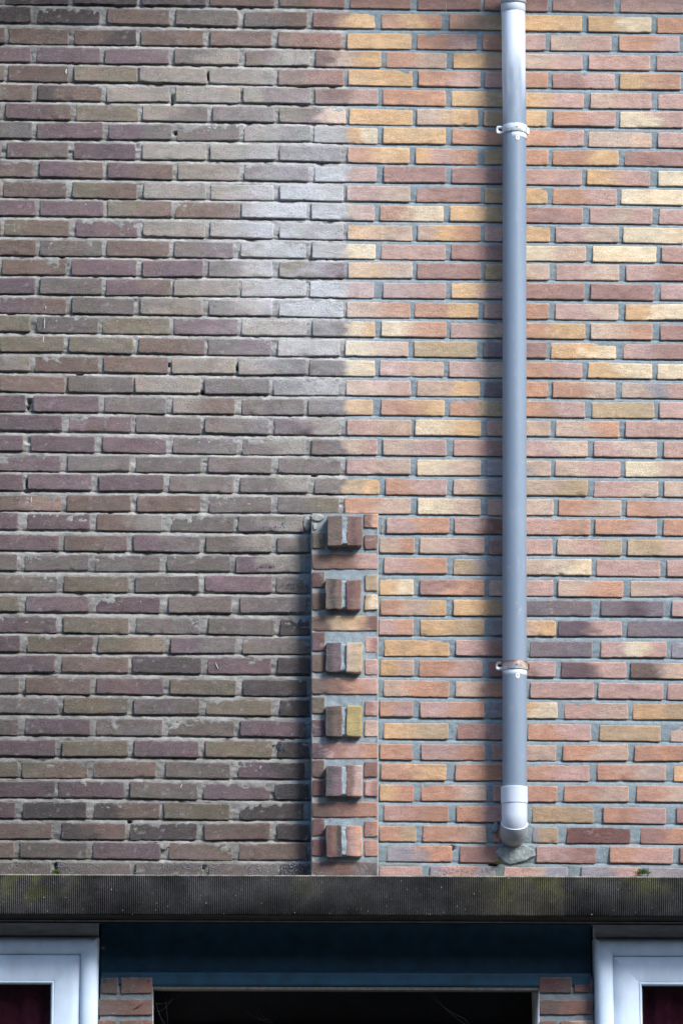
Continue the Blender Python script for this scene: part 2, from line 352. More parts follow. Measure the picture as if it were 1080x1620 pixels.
def add_brick(mb, cx, cy, codes, front, seed, old, proud_back=.03, PXg=None, lump=1., mort=None):
    """cx (4) world corners: bl, br, tr, tl ; builds a hand-moulded brick face with ragged arrises"""
    bl, br, tr, tl = cx
    L = np.linalg.norm(br-bl); H = np.linalg.norm(tl-bl)
    def samp(Lm, n, c):
        a = np.array([0, 0, .0012, .0035, .007]); a = a[:c]
        return np.concatenate([a, np.linspace(a[-1]+.004, Lm-a[-1]-.004, n), (Lm-a)[::-1]])
    nu = max(3, int(L/.0065)); nv = max(3, int(H/.0085))
    s = samp(L, nu, 5); t = samp(H, nv, 4)
    if L < .02: s = np.array([0, 0, L*.2, L*.8, L, L])
    S, T = np.meshgrid(s, t, indexing='ij'); U = S/L; V = T/H
    P = ((1-U)*(1-V))[..., None]*bl+(U*(1-V))[..., None]*br+(U*V)[..., None]*tr+((1-U)*V)[..., None]*tl
    k = seed*7.31
    dl, dr, db, dt = S, L-S, T, H-T
    # arris wobble; lower arris most ragged
    amp = 1.2 if old else 1.0
    wb = (fbm(P[..., 0]*14, k, 1, 2)*1.1+fbm(P[..., 0]*75, k, 2, 3)*.5+np.maximum(0, fbm(P[..., 0]*130, k, 5, 2)-.30)*4.5)*amp
    wt = (fbm(P[..., 0]*13, k, 9, 2)*.9+fbm(P[..., 0]*80, k, 8, 2)*.45)*amp
    wl = fbm(P[..., 2]*60, k, 13, 2)*1.6*amp; wr = fbm(P[..., 2]*60, k, 17, 2)*1.6*amp
    fall = lambda d, r: np.clip(1-d/r, 0, 1)
    dz = (wb*fall(db, .012)+wt*fall(dt, .012))*.001
    dx = (wl*fall(dl, .014)+wr*fall(dr, .014))*.001
    # rounded corners
    r = .0034 if old else .0030
    for (a, sa) in ((dl, 1), (dr, -1)):
        for (b, sb) in ((db, 1), (dt, -1)):
            q = fall(a, r)*fall(b, r); rr = r*(.6+.8*_h(np.int64(seed), np.int64(sa+3), np.int64(sb+5)))
            dx = dx+sa*q*rr*.45; dz = dz+sb*q*rr*.45
    # depth
    dep = np.zeros_like(S)
    d = np.minimum(np.minimum(dl, dr), np.minimum(db, dt))
    dep += .0013*np.clip(1-d/.0022, 0, 1)**2
    rel = fbm(P[..., 0]*14, P[..., 2]*22, k, 2)*.0010*lump+fbm(P[..., 0]*80, P[..., 2]*140, k, 3)*.0010*lump
    tilt = (U-.5)*(_h(np.int64(seed), 2, 3)-.5)*(.007 if old else .0045)+(V-.5)*(_h(np.int64(seed), 4, 3)-.5)*.003+(_h(np.int64(seed), 6, 3)-.5)*(.0065 if old else .004)
    dep = dep+(rel+tilt)*(1 if lump <= 1 else 1)
    # chipped bits
    ch = np.clip(fbm(P[..., 0]*35, P[..., 2]*35, k+3, 2)-.42, 0, 1)*np.clip(1-d/.016, 0, 1)
    dep = dep+ch*(.012*fall(db, .016)+.0035)
    P = P.copy(); P[..., 0] += dx; P[..., 2] += dz; P[..., 1] = front+dep
    P[0, :, 1] = P[-1, :, 1] = front+proud_back; P[:, 0, 1] = P[:, -1, 1] = front+proud_back
    # colour
    if PXg is None: PX = np.zeros_like(S)+300; PY = np.zeros_like(S)+900
    else: PX, PY = PXg[0]+(PXg[1]-PXg[0])*U, PXg[2]-(V-.5)*25
    n1 = fbm(P[..., 0]*26, P[..., 2]*50, k+31, 3); n2 = fbm(P[..., 0]*12, P[..., 2]*24, k+51, 2)
    mute = 1. if (old and front > -.01 and PXg is not None and PXg[1] < 430) else 0.
    def seq(cs, u):
        cs = [PALL[c]*(1-(.75 if c in 'YORGBTrP' else .12)*mute)+PALL['g']*(.75 if c in 'YORGBTrP' else .12)*mute for c in cs]; kk = len(cs)
        if kk == 1: return np.zeros(u.shape+(3,))+cs[0]
        q = np.clip(u*kk-.5+n2*.5+n1*.45, 0, kk-1.0001); i = q.astype(int); f = sm(.1, .9, q-i)[..., None]
        A = np.array(cs); return A[i]*(1-f)+A[i+1]*f
    if '|' in codes:
        a, b = codes.split('|'); cut = (BND-PXg[0])/(PXg[1]-PXg[0])
        f = sm(BND-8, BND+8, PX+n1*14)[..., None]
        C = seq(a, U/cut)*(1-f)+seq(b, (U-cut)/(1-cut))*f
        oldm = 1-f[..., 0]
    else:
        C = seq(codes, U); oldm = np.array([1. if c in 'gpobdwtr' else 0. for c in codes])
        oldm = np.zeros_like(U)+(1. if (old and front > -.01) else 0.)
    g2 = 1+n1*.16+n2*.12+(_h(np.int64(seed), 8, 1)-.5)*.16
    C = C*g2[..., None]*((1+.22*(_h(np.int64(seed), 15, 1)-.5)) if old else .96)
    # warm / cool flashes from the kiln
    hue = fbm(P[..., 0]*9, P[..., 2]*14, k+71, 2)[..., None]
    C = C*(1+hue*np.array([.08, .0, -.08]))
    gm_ = (1+(grime_shade(PX, PY)-1)*oldm)*(1+.17*oldm); C = C*gm_[..., None]
    wmask = (np.clip(bloom(PX, PY)*(.80+.45*n2+.5*n1+.8*(_h(np.int64(seed), 12, 1)-.5)+(.6*oldm if ('t' in codes and PXg[0] > 320) else 0)), 0, 1.15)*.74)[..., None]
    C = C*(1-wmask)+lin((205, 209, 213))/ALB*wmask
    # worn, lime-smeared arrises
    we = np.clip(1-np.minimum(np.minimum(dt, dr), np.minimum(dl, db*1.6))/.0045, 0, 1)*sm(-.25, .35, fbm(P[..., 0]*55, P[..., 2]*55, k+91, 3))
    we = (we*(.42*oldm+.28*(1-oldm)*(front > -.2)))[..., None]; C = C*(1-we)+(lin((176, 172, 168))/ALB*oldm[..., None]+lin((226, 205, 184))/ALB*(1-oldm[..., None]))*we
    # white lime splashes
    sp = (sm(.42, .6, fbm(P[..., 0]*70, P[..., 2]*110, 3.3, 2)+.45*oldm*0)*oldm*.35)[..., None]
    C = C*(1-sp)+lin((170, 168, 172))/ALB*sp
    if not old:   # rows low down on the clean side are a little redder, with the weaker light there painted in
        q = (sm(650, 1350, PY)*.52)[..., None]
        C = C*(1-q)+C*np.array([.72, .64, .68])*q
        q = (sm(40, -10, PY)*.3)[..., None]; C = C*(1-q)  # eave shade painted into the top courses
    mb.grid(P, np.clip(C, 0, .9), flip=False)

old_mb, new_mb = MB(), MB()
seed = 0
def do_row(ys, bricks, h=None):
    global seed
    for (a, b, code) in bricks:
        seed += 1
        ym = float(rowy(ys, (a+b)/2)); hh = (23.9+ym*.0011 if h is None else h)+random.uniform(-.8, .8)
        jy = random.uniform(-.55, .55); sk = random.uniform(-1, 1)*(1.0 if b < 500 else .6)
        y0, y1 = float(rowy(ys, a))+jy+sk, float(rowy(ys, b))+jy-sk
        xl, xr = a+random.uniform(-.8, .8), b+random.uniform(-.8, .8)
        cs = [un(xl, y0+hh/2), un(xr, y1+hh/2), un(xr, y1-hh/2), un(xl, y0-hh/2)]
        old = (a+b)/2 < BND-2 and not ('|' in code)
        if b < 500: old = True
        (old_mb if old else new_mb).mb = None
        add_brick(old_mb if old else new_mb, cs, None, code, 0.0, seed, old, PXg=(a, b, ym))
LC = ['g', 'p', 'o', 'b', 'pb', 'g', 'p', 'ob', 'bg']; RC = ['OP', 'P', 'YO', 'T', 'R', 'TP', 'C', 'YC', 'O', 'PT', 'G', 'OT']
for ri, (ys, s) in enumerate(ROWS):
    br = []
    for q in s.split(';'):
        a, b, c = q.split(); br.append((float(a), float(b), c))
    pitch = 107.5+ri*.17; j = 9
    x = br[0][0]-j
    while x > -420: br.insert(0, (x-pitch+j, x, random.choice(LC))); x -= pitch
    x = br[-1][1]+j
    while x < 1480: br.append((x, x+pitch-j, random.choice(RC))); x += pitch
    do_row(ys, br)
for k in range(1, 20):     # courses between the top of the frame and the eaves
    ys = tuple(v-30.4*k for v in ROWS[0][0]); off = 0 if k % 2 == 0 else 54
    br = []; x = -420+off
    while x < 1480: br.append((x, x+98, random.choice(LC if x+49 < BND else RC))); x += 107
    do_row(ys, br)

wall = thing('brick_wall', 'tall brick facade wall, sooty purple-grey on the left half and cleaned orange and yellow on the right', 'brick wall', (0, 0, uz(540, 1384)))
o = old_mb.build('old_brickwork', M_OLD, wall); o['label'] = 'grimy purple-grey bricks of the uncleaned left half'
o = new_mb.build('clean_brickwork', M_NEW, wall); o['label'] = 'orange, yellow and pink bricks of the cleaned right half'

def crumbs(name, spots, mat, parent, size, label=None, y=-.003):
    mb = MB()
    for (px, py, sx, sy, n) in spots:
        for i in range(n):
            qx, qy = random.gauss(px, sx), random.gauss(py, sy)
            if qy > 1384: continue
            c = un(qx, qy, y+random.uniform(-.001, .001)); r = size*random.uniform(.4, 1.2)
            a = np.linspace(0, 2*math.pi, 7); rr = r*(1+.3*RNG.standard_normal(7)); rr[-1] = rr[0]
            ring = np.stack([c[0]+rr*np.cos(a), np.full(7, c[1]+.002), c[2]+rr*.7*np.sin(a)], -1)
            tip = np.repeat(c[None], 7, 0); tip[:, 1] -= .0015
            mid = (ring+tip)/2+(ring-c)*.35; mid[:, 1] = c[1]-.001
            mb.grid(np.stack([ring, mid, tip]), None, flip=False)
    o = mb.build(name, mat, parent)
    if label: o['label'] = label
    return o

# ---- mortar bed (real relief, recessed behind the bricks)
def mortar_sheet(x0, x1, z0, z1, step, yfun, cfun):
    X, Z = np.meshgrid(np.arange(x0, x1+step*2.4, step*2.4), np.arange(z0, z1+step, step), indexing='ij')
    P = np.stack([X, yfun(X, Z), Z], -1); return P, cfun(X, Z)
XB = ux(BND, 500); XPL = ux(493, 1100); XPR = ux(598, 1100); ZP = uz(545, 813)
ZL = uz(540, 1392)
cmo = lin((164, 162, 157))/ALB; cmn = lin((142, 155, 160))/ALB
def oldness(X, Z): return sm(XB+.006, XB-.006, X+fbm(X*40, Z*40, 2, 2)*.012)
ALLR = [tuple(v-30.4*k for v in ROWS[0][0]) for k in range(45, 0, -1)]+[r[0] for r in ROWS]+[tuple(v+32.5*k for v in ROWS[-1][0]) for k in (1, 2, 3)]
def phase(X, Z):
    Pw = np.stack([X, np.zeros_like(X), Z], -1)-CP; Pc = Pw @ CM
    px = 540-Pc[..., 0]/Pc[..., 2]*FPX; py = 810+Pc[..., 1]/Pc[..., 2]*FPX
    out = np.zeros_like(X)
    for i in range(X.shape[0]):
        yc = np.array([rowy(r, px[i].mean()) for r in ALLR]); out[i] = np.interp(py[i], yc, np.arange(len(yc)))
    return out % 1
VOIDS = [(126, 592, 5, 2.2), (47, 635, 3, 5), (45, 644, 3, 4), (376, 582, 2.5, 3.5), (268, 577, 2, 3), (329, 120, 3, 6), (273, 158, 2.5, 9), (497, 752, 4, 2), (205, 1300, 3, 2.5), (321, 620, 3, 3),
         (248, 1336, 8, 2.2), (446, 372, 5, 2.5), (278, 210, 3, 3), (45, 766, 3, 7), (88, 1370, 2.5, 5), (322, 1372, 2.5, 3), (780, 1368, 7, 2), (714, 1342, 3, 4), (385, 300, 3, 2)]
def my(X, Z):
    o = oldness(X, Z)
    d = o*(.0056+fbm(X*85, Z*85, 1, 4)*.0036+np.maximum(0, fbm(X*30, Z*30, 6, 2)-.45)*.02)+(1-o)*(.0042+fbm(X*60, Z*90, 4, 3)*.0010)
    f = phase(X, Z)
    under = np.interp(f, [0, .36, .41, .49, .60, .64, 1], [.35, .9, 1.7, .45, 0, .1, .35])
    for (hx, hy, hw, hh) in VOIDS:
        w_ = un(hx, hy); d = d+.03*np.exp(-(((X-w_[0])/(hw*.002))**2+((Z-w_[2])/(hh*.002))**2)**2)
    return d+o*(.0035*under-.0030*(1-under))+(1-o)*(.0022*under-.0018*(1-under))
def mc(X, Z):
    o = oldness(X, Z)[..., None]
    n = fbm(X*25, Z*25, 8, 4)[..., None]
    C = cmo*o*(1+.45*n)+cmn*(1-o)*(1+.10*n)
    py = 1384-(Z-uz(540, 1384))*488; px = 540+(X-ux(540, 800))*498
    C = C*((1-o)+o*(grime_shade(px, py))[..., None])
    bt = (np.exp(-((px-482)/16)**2)*sm(800, 860, py)*sm(-.5, .3, n[..., 0])*.6)[..., None]; C = C*(1-bt)+lin((92, 132, 156))/ALB*bt  # blue of the sky-lit shadow beside the pier, painted into the mortar
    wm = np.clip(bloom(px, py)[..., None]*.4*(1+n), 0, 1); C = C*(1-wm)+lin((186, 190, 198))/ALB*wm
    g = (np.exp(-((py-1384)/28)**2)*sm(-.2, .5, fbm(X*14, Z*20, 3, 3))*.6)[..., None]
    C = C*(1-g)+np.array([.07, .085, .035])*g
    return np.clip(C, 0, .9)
mb = MB()
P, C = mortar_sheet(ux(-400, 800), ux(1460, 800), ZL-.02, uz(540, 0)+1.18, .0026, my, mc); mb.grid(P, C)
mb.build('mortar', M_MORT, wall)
# solid wall behind
mb = MB(); x0, x1 = ux(-400, 800), ux(1460, 800); zt = uz(540, 0)+1.2
mb.box(x0, x1, .05, .30, ZL-.02, zt); mb.box(x0, x0+.02, .012, .0495, ZL-.02, zt); mb.box(x1-.02, x1, .012, .0495, ZL-.02, zt)
mb.build('masonry_core', M_MORT, wall, smooth=False)

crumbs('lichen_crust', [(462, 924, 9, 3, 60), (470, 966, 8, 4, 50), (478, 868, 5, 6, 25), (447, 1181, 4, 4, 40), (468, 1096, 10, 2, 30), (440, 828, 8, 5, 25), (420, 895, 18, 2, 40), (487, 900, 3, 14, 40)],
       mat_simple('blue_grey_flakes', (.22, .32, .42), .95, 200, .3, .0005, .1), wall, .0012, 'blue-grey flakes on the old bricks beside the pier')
# thin white paint runs and nicks on the old bricks
mb = MB()
for (xa, ya, xb_, yb_, wd) in ((71, 503, 70.5, 519, .0010), (69.5, 532, 69, 541, .0012), (73, 484, 72.5, 489, .0009), (105, 109, 104.5, 117, .0018), (54, 761, 53, 768, .0010), (50, 786, 49.5, 795, .0010), (540+191, 20, 540+191.5, 44, .0006), (705, 5, 704.5, 22, .0006), (772, 64, 766, 66, .0014), (288, 1240, 286, 1247, .0012), (341, 1048, 345, 1058, .0010)):
    a_, b_ = un(xa, ya, -.0012), un(xb_, yb_, -.0012)
    tt_ = np.linspace(0, 1, 7)[:, None]; T_ = tube(a_*(1-tt_)+b_*tt_+np.array([.0006, 0, 0])*np.sin(tt_*9), wd*(.5+.7*np.sin(tt_[:, 0]*3)), 6); mb.grid(T_, flip=True)
o = mb.build('paint_run', mat_simple('lime_white', (.55, .55, .56), .9, 200, .2), wall); o['label'] = 'thin white paint runs and nicks'
# mortar lump where the pipe enters the wall
def lump(name, cx, cz, rx, rz, depth, color, mat, parent, sd, base=.0, rough=1.):
    n = 46; a = np.linspace(-1, 1, n); U, V = np.meshgrid(a, a, indexing='ij')
    # square to disc
    X = U*np.sqrt(1-V*V/2); Y = V*np.sqrt(1-U*U/2); r = np.sqrt(X*X+Y*Y)
    ang = 1+.22*vn(np.arctan2(Y, X)*1.5+sd, sd, 0)
    wx, wz = cx+X*rx*ang, cz+Y*rz*ang
    h = np.clip(1-r**3, 0, 1)**.6*depth*(1+.75*rough*fbm(wx*50, wz*50, sd, 5))
    ed = .12*fbm(wx*60, wz*60, sd+4, 3)*r**4; wx, wz = wx+(wx-cx)*ed, wz+(wz-cz)*ed
    P = np.stack([wx, base+.010-h-.010*(r < .999)*np.clip((1-r)*6, 0, 1), wz], -1)
    C = np.zeros_like(P)+np.asarray(color); C *= (1+.35*fbm(wx*60, wz*60, sd+2, 3))[..., None]
    gr = sm(.0, .5, fbm(wx*25, wz*25, sd+9, 3))[..., None]*.2; C = C*(1-gr)+np.array([.10, .115, .055])*gr
    m = MB(); m.grid(P, C); return m.build(name, mat, parent)
o = lump('mortar_patch', ux(817, 1352), uz(817, 1352), .064, .032, .0055, lin((146, 155, 154))/ALB, M_MORT, wall, 3.)
o['label'] = 'rough mossy mortar lump where the pipe enters the wall'
for (px, py, rx, rz, sd) in ((783, 1310, .010, .02, 6.),):
    lump('mortar_patch', ux(px, py), uz(px, py), rx, rz, .006, cmn, M_MORT, wall, sd)
lump('mortar_patch', ux(487, 828), uz(487, 828), .016, .026, .005, lin((166, 163, 156))/ALB, M_MORT, wall, 8.)
lump('mortar_patch', ux(258, 1338), uz(258, 1338), .022, .015, .004, lin((150, 148, 142))/ALB, M_MORT, wall, 9.)

# ------------------------------------------------------------------ pier with projecting bricks
PD = .062
pier = thing('brick_pier', 'narrow brick pier strip standing proud between the sooty and the cleaned wall', 'brick pier', (ux(545, 1384, -PD), -PD, ZL))
pb = MB()
def pbrick(mb, a, b, y0, y1, code, front, old=False, lumpv=1., back=.03):
    global seed; seed += 1
    j = lambda: random.uniform(-.7, .7)*(1.3 if lumpv > 1 else 1)
    cs = [un(a+j(), y1+j(), front), un(b+j(), y1+j(), front), un(b+j(), y0+j(), front), un(a+j(), y0+j(), front)]
    add_brick(mb, cs, None, code, front, seed, old, proud_back=back, PXg=(a, b, (y0+y1)/2), lump=lumpv)
for (y0, y1, c) in ((876, 900.5, 'bBP'), (974, 998, 'bGYB'), (1073, 1098, 'bBOP'), (1174.5, 1199, 'pRPO'), (1268.5, 1292.5, 'bBO'), (1363, 1387, 'bBg')):
    pbrick(pb, 493.6, 597, y0, y1, c, -PD)
for (y0, y1, c) in ((843, 866.5, 'o'), (906, 929, 'rb'), (938, 963.5, 'b'), (1001, 1028.5, 'pr'), (1036, 1062, 'b'), (1104, 1128, 'o'), (1139, 1164, 'p'),
                    (1203, 1229, 'b'), (1234, 1259, 'r'), (1296, 1321.5, 'r'), (1328, 1353, 'r')):
    pbrick(pb, 493.6, 513.5, y0-.8, y1+.8, c, -PD, lumpv=1.3)
for (y0, y1, c) in ((813.5, 834, 'BO'), (846.5, 868.5, 'B'), (910, 933, 'G'), (941, 964, 'GC'), (1009, 1032, 'PR'), (1042.5, 1066, 'P'), (1109.5, 1132.5, 'RP'),
                    (1140.5, 1164, 'T'), (1205, 1229, 'B'), (1236, 1259, 'PR'), (1299, 1323, 'RO'), (1330, 1354, 'RO')):
    pbrick(pb, 576.8, 597.4, y0-.8, y1+.8, c, -PD, lumpv=1.3)
pb.build('brickwork', M_NEW, pier)
# mortar core of the pier: front face and its two returns in one relief sheet
s = np.concatenate([[-.0], np.linspace(0.002, .998, 40), [1.]])
xl, xr = XPL, XPR
zz = np.linspace(ZL-.01, uz(545, 812, -PD), 210)
prof = [(xl, .03), (xl, .0), (xl, -PD*.5), (xl, -PD+.006), (xl+.003, -PD+.0035)]+[(x, -PD+.0045) for x in np.linspace(xl+.006, xr-.006, 44)]+[(xr-.003, -PD+.0035), (xr, -PD+.006), (xr, -PD*.5), (xr, 0), (xr, .03)]
prof = np.array(prof); n = len(prof)
X = np.repeat(prof[:, 0][:, None], len(zz), 1); Y = np.repeat(prof[:, 1][:, None], len(zz), 1); Z = np.repeat(zz[None], n, 0)
# follow the photographed edges of the pier (slight lean)
fx = (X-xl)/(xr-xl); pyv = np.interp(Z, [uz(545, 1384), uz(545, 813)], [1384, 813])
XL = np.array([ux(492.6, v, -PD) for v in np.linspace(800, 1400, 20)]); XR_ = np.array([ux(598.6, v, -PD) for v in np.linspace(800, 1400, 20)])
XLz = np.interp(pyv, np.linspace(800, 1400, 20), XL); XRz = np.interp(pyv, np.linspace(800, 1400, 20), XR_)
X = XLz+(XRz-XLz)*fx
nz_ = fbm(X*60, Z*60, Y*60, 3)
inner = (fx > .04)*(fx < .96)
Y = Y+nz_*.0018*inner; X = X+nz_*.0012*(1-inner)
lip = np.exp(-((fx-.985)/.012)**2)+.6*np.exp(-((fx-.012)/.012)**2); Y = Y-lip*.003*(.6+.5*nz_)*(prof[:, 1][:, None] < -PD+.01)
C = np.zeros(X.shape+(3,))+cmn*1.1; tt = sm(.35, .05, fx+nz_*.15)[..., None]*.4; C = C*(1-tt)+cmo*.85*tt
C = C*(1+.15*fbm(X*30, Z*30, 5, 3))[..., None]
tn = (lip*.5*(Y < 0))[..., None]; C = C*(1-tn)+lin((196, 178, 160))/ALB*tn
mb = MB(); mb.grid(np.stack([X, Y, Z], -1), np.clip(C, 0, .9), flip=True)
topz = zz[-1]; capP = np.array([[[XLz[0, -1], .03, topz], [XLz[0, -1], -PD+.006, topz]], [[XRz[0, -1], .03, topz], [XRz[0, -1], -PD+.006, topz]]]); mb.grid(capP, np.zeros((2, 2, 3))+cmn)
mb.build('mortar', M_MORT, pier)
# six pairs of upright headers sticking out of the pier
pairs = [((815.5, 862.5), (816, 862.5), 'b', 'BrB', .036), ((915.5, 963.5), (917, 965), 'bdb', 'rB', .024), ((1016, 1063), (1017, 1063.5), 'dp', 'TG', .022),
         ((1116.5, 1165), (1116.5, 1165), 'db', 'V', .018), ((1210.5, 1259.5), (1210.5, 1259.5), 'dp', 'BP', .028), ((1306, 1355), (1306, 1355), 'rBd', 'BRO', .024)]
for i, (l, r_, cl, cr, pj) in enumerate(pairs):
    fr_ = -PD-pj
    for (a, b, (y0, y1), c) in ((517+(0 if i == 0 else -1.5), 541, l, cl), (547.5, 572.5 if i != 1 else 571, r_, cr)):
        m = MB(); pbrick(m, a, b, y0, y1, c, fr_+random.uniform(-.004, .004), old=True, lumpv=1.6, back=pj+.02)
        ob = m.build('projecting_brick', M_OLD if c[0] in 'dbr' else M_NEW, pier)
        if c[0] == 'V': ob['label'] = 'mustard yellow upright brick end'
    # joint between the two
    z0, z1 = uz(545, l[1]-1, fr_), uz(545, l[0]+1, fr_); xa, xb = ux(539, l[0], fr_), ux(549.5, l[0], fr_)
    U, V = np.meshgrid(np.linspace(0, 1, 5), np.linspace(0, 1, 24), indexing='ij')
    X = xa+(xb-xa)*U; Z = z0+(z1-z0)*V; Y = fr_+.005+fbm(X*90, Z*90, i, 3)*.003
    Y[:, 0] = -PD; Y[:, -1] = -PD
    m = MB(); m.grid(np.stack([X, Y, Z], -1), np.zeros(X.shape+(3,))+cmn*(1.3)*(1+.2*fbm(X*60, Z*60, 2, 2))[..., None])
    m.build('joint_mortar', M_MORT, pier)
# smeared mortar above each pair and the bedding collar around them
for i, (l, r_, cl, cr, pj) in enumerate(pairs):
    for (px, py, rx, rz, dp) in ():
        if i == 0: continue
        lump('mortar_smear', ux(px, py, -PD), uz(px, py, -PD), rx, rz, dp, cmn*1.05, M_MORT, pier, 20.+i+px, base=-PD+.002)
lump('mortar_smear', ux(503, 818, -PD), uz(503, 818, -PD), .022, .013, .005, lin((176, 178, 172))/ALB, M_MORT, pier, 44., base=-PD+.002)
lump('mortar_smear', ux(498, 832, -PD), uz(498, 832, -PD), .006, .014, .004, lin((180, 176, 168))/ALB, M_MORT, pier, 45., base=-PD+.002)

# ------------------------------------------------------------------ fluted concrete ledge
LY = -.125     # front of ledge
zt_l, zt_r = uz(0, 1381.5, LY), uz(1080, 1388, LY); zb_l, zb_r = uz(0, 1445.5, LY), uz(1080, 1451, LY)
zt_, zb_ = (zt_l+zt_r)/2, (zb_l+zb_r)/2
xl, xr = ux(-390, 1400, LY), ux(1450, 1400, LY)
ledge = thing('concrete_ledge', 'long dark fluted concrete ledge with moss running below the brick wall', 'ledge', ((xl+xr)/2, LY, zb_))
pt = .00595; nr = int((xr-xl)/pt)
xs = xl+np.arange(nr*5+1)*pt/5
zs = np.concatenate([[zb_, zb_+.002], np.linspace(zb_+.006, zt_-.005, 16), [zt_-.002, zt_]])
X, Z = np.meshgrid(xs, zs, indexing='ij')
def zslope(X): return (X-(xl+xr)/2)*0.0
ph = np.abs(((X-xl)/pt) % 1-.5)*2           # 1 at groove, 0 on crest
cn = fbm(X*50, Z*9, 3, 3)
edge = np.clip((zt_-.0035-Z)/.001, 0, 1)
grv = sm(.35, .8, ph)*(.0036+.0010*cn)*edge
Y = LY+grv+fbm(X*40, Z*60, 7, 3)*.0007
Y[:, 0] += .004; Y[:, -1] += .0015
px = 540+(X-ux(540, 1400, LY))*505; py = 1384+(zt_-Z)*505
C = np.zeros(X.shape+(3,))+np.array([.040, .040, .042])
big = fbm(X*5, Z*8, 2, 4)
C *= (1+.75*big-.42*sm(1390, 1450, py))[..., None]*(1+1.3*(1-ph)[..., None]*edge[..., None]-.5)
moss = np.clip((np.exp(-((px-55)/60)**2)+.9*np.exp(-((px-840)/75)**2)+.8*np.exp(-((px-1020)/45)**2)+.35*np.exp(-((px-480)/40)**2)), 0, 1)*sm(1440, 1388, py+18*fbm(X*30, Z*30, 4, 3))*sm(-.5, .3, fbm(X*24, Z*30, 8, 3))
moss = moss[..., None]*.85; C = C*(1-moss)+np.array([.085, .088, .032])*moss
brn = (np.exp(-((px-830)/70)**2)*.45*sm(889, 886, px))[..., None]; C = C*(1-brn)+np.array([.10, .09, .06])*brn
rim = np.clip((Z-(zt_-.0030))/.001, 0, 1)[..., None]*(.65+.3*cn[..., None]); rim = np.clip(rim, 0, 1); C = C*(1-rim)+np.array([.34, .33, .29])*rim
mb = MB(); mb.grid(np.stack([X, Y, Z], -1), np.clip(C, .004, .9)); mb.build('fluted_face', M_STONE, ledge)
# body behind the flutes: top weathering, soffit, ends
cbody = np.array([.085, .08, .072])
mb = MB()
def sheet(pts, c):
    P = np.array(pts, float); mb.grid(P, np.zeros_like(P)+c)
na = 60; xx = np.linspace(xl, xr, na)
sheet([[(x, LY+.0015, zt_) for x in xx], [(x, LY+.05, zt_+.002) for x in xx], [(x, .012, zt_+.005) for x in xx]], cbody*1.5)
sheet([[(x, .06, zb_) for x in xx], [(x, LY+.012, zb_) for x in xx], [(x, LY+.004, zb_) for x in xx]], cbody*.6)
sheet([[(xl, LY+.0015, zt_), (xl, .06, zt_+.004)], [(xl, LY+.004, zb_), (xl, .06, zb_)]], cbody)
sheet([[(xr, .06, zt_+.004), (xr, LY+.0015, zt_)], [(xr, .06, zb_), (xr, LY+.004, zb_)]], cbody)
sheet([[(x, .06, zt_+.004) for x in xx], [(x, .06, zb_) for x in xx]], cbody)
mb.box(xl+.01, xr-.01, .0605, .30, zb_, zt_+.002)
mb.build('ledge_body', M_STONE, ledge)
# thin zinc strip tucked under the ledge
SY = .036
mb = MB(); mb.box(xl, xr, SY, SY+.025, uz(540, 1460.5, SY), zb_-.0005); st = mb.build('drip_strip', M_DARK, ledge, smooth=False)
mb = MB(); mb.box(xl, xr, SY-.004, SY-.0005, uz(540, 1459.5, SY), uz(540, 1457.3, SY)); mb.build('zinc_edge', M_STRIP, ledge, smooth=False)

# lichen crust along the last course, moss tufts on the ledge
M_LICH = mat_simple('lichen', (.50, .58, .68), .95, 200, .3, .0005, .1)
crumbs('lichen_crust', [(100, 1368, 8, 4, 40), (28, 1365, 2, 2, 8), (130, 1372, 22, 6, 30), (250, 1374, 14, 4, 40), (218, 1372, 3, 5, 12), (300, 1370, 12, 6, 50), (335, 1374, 12, 5, 40), (410, 1374, 15, 5, 90), (462, 1371, 14, 7, 170), (80, 1372, 60, 6, 40)],
       M_LICH, wall, .0011, 'pale blue-white lichen specks on the lowest course')
crumbs('lichen_crust', [(715, 1378, 14, 4, 90), (740, 1377, 25, 4, 40), (545, 1366, 5, 4, 12), (560, 1372, 20, 6, 14)], M_LICH, wall, .0010)
def tuft(px, py, n, r, label):
    p = un(px, py, -.004)
    t = tag(bpy.data.objects.new('moss_tuft', None), label, 'moss'); COL.objects.link(t); t.location = p
    mb = MB()
    for i in range(n):
        a = random.uniform(0, math.pi); d = abs(random.gauss(0, r)); c = np.array([p[0]+d*math.cos(a)*random.choice((-1, 1)), p[1]+random.uniform(-.014, .002), p[2]+abs(random.gauss(0, r*.55))])
        l = random.uniform(.003, .007); ang = random.uniform(-1.2, 1.2); tip = c+np.array([math.sin(ang)*l, -random.uniform(0, .004), math.cos(ang)*l]); w_ = random.uniform(.0008, .002)
        s_ = np.array([math.cos(ang), .2, -math.sin(ang)])*w_
        mid = (c+tip)/2
        mb.grid(np.array([[c-s_*.5, c+s_*.5], [mid-s_, mid+s_+np.array([0, -.001, 0])], [tip-s_*.1, tip+s_*.1]]))
    mb.build('moss_leaves', M_MOSS, t, smooth=False)
tuft(1016, 1383, 260, .010, 'bright green moss tuft in the brick joint near the right end of the ledge')
tuft(90, 1382, 120, .008, 'dark green moss tuft in the lowest brick joint near the left end of the ledge')
tuft(787, 1368, 90, .006, 'tiny moss tuft in the broken joint left of the pipe mortar lump')

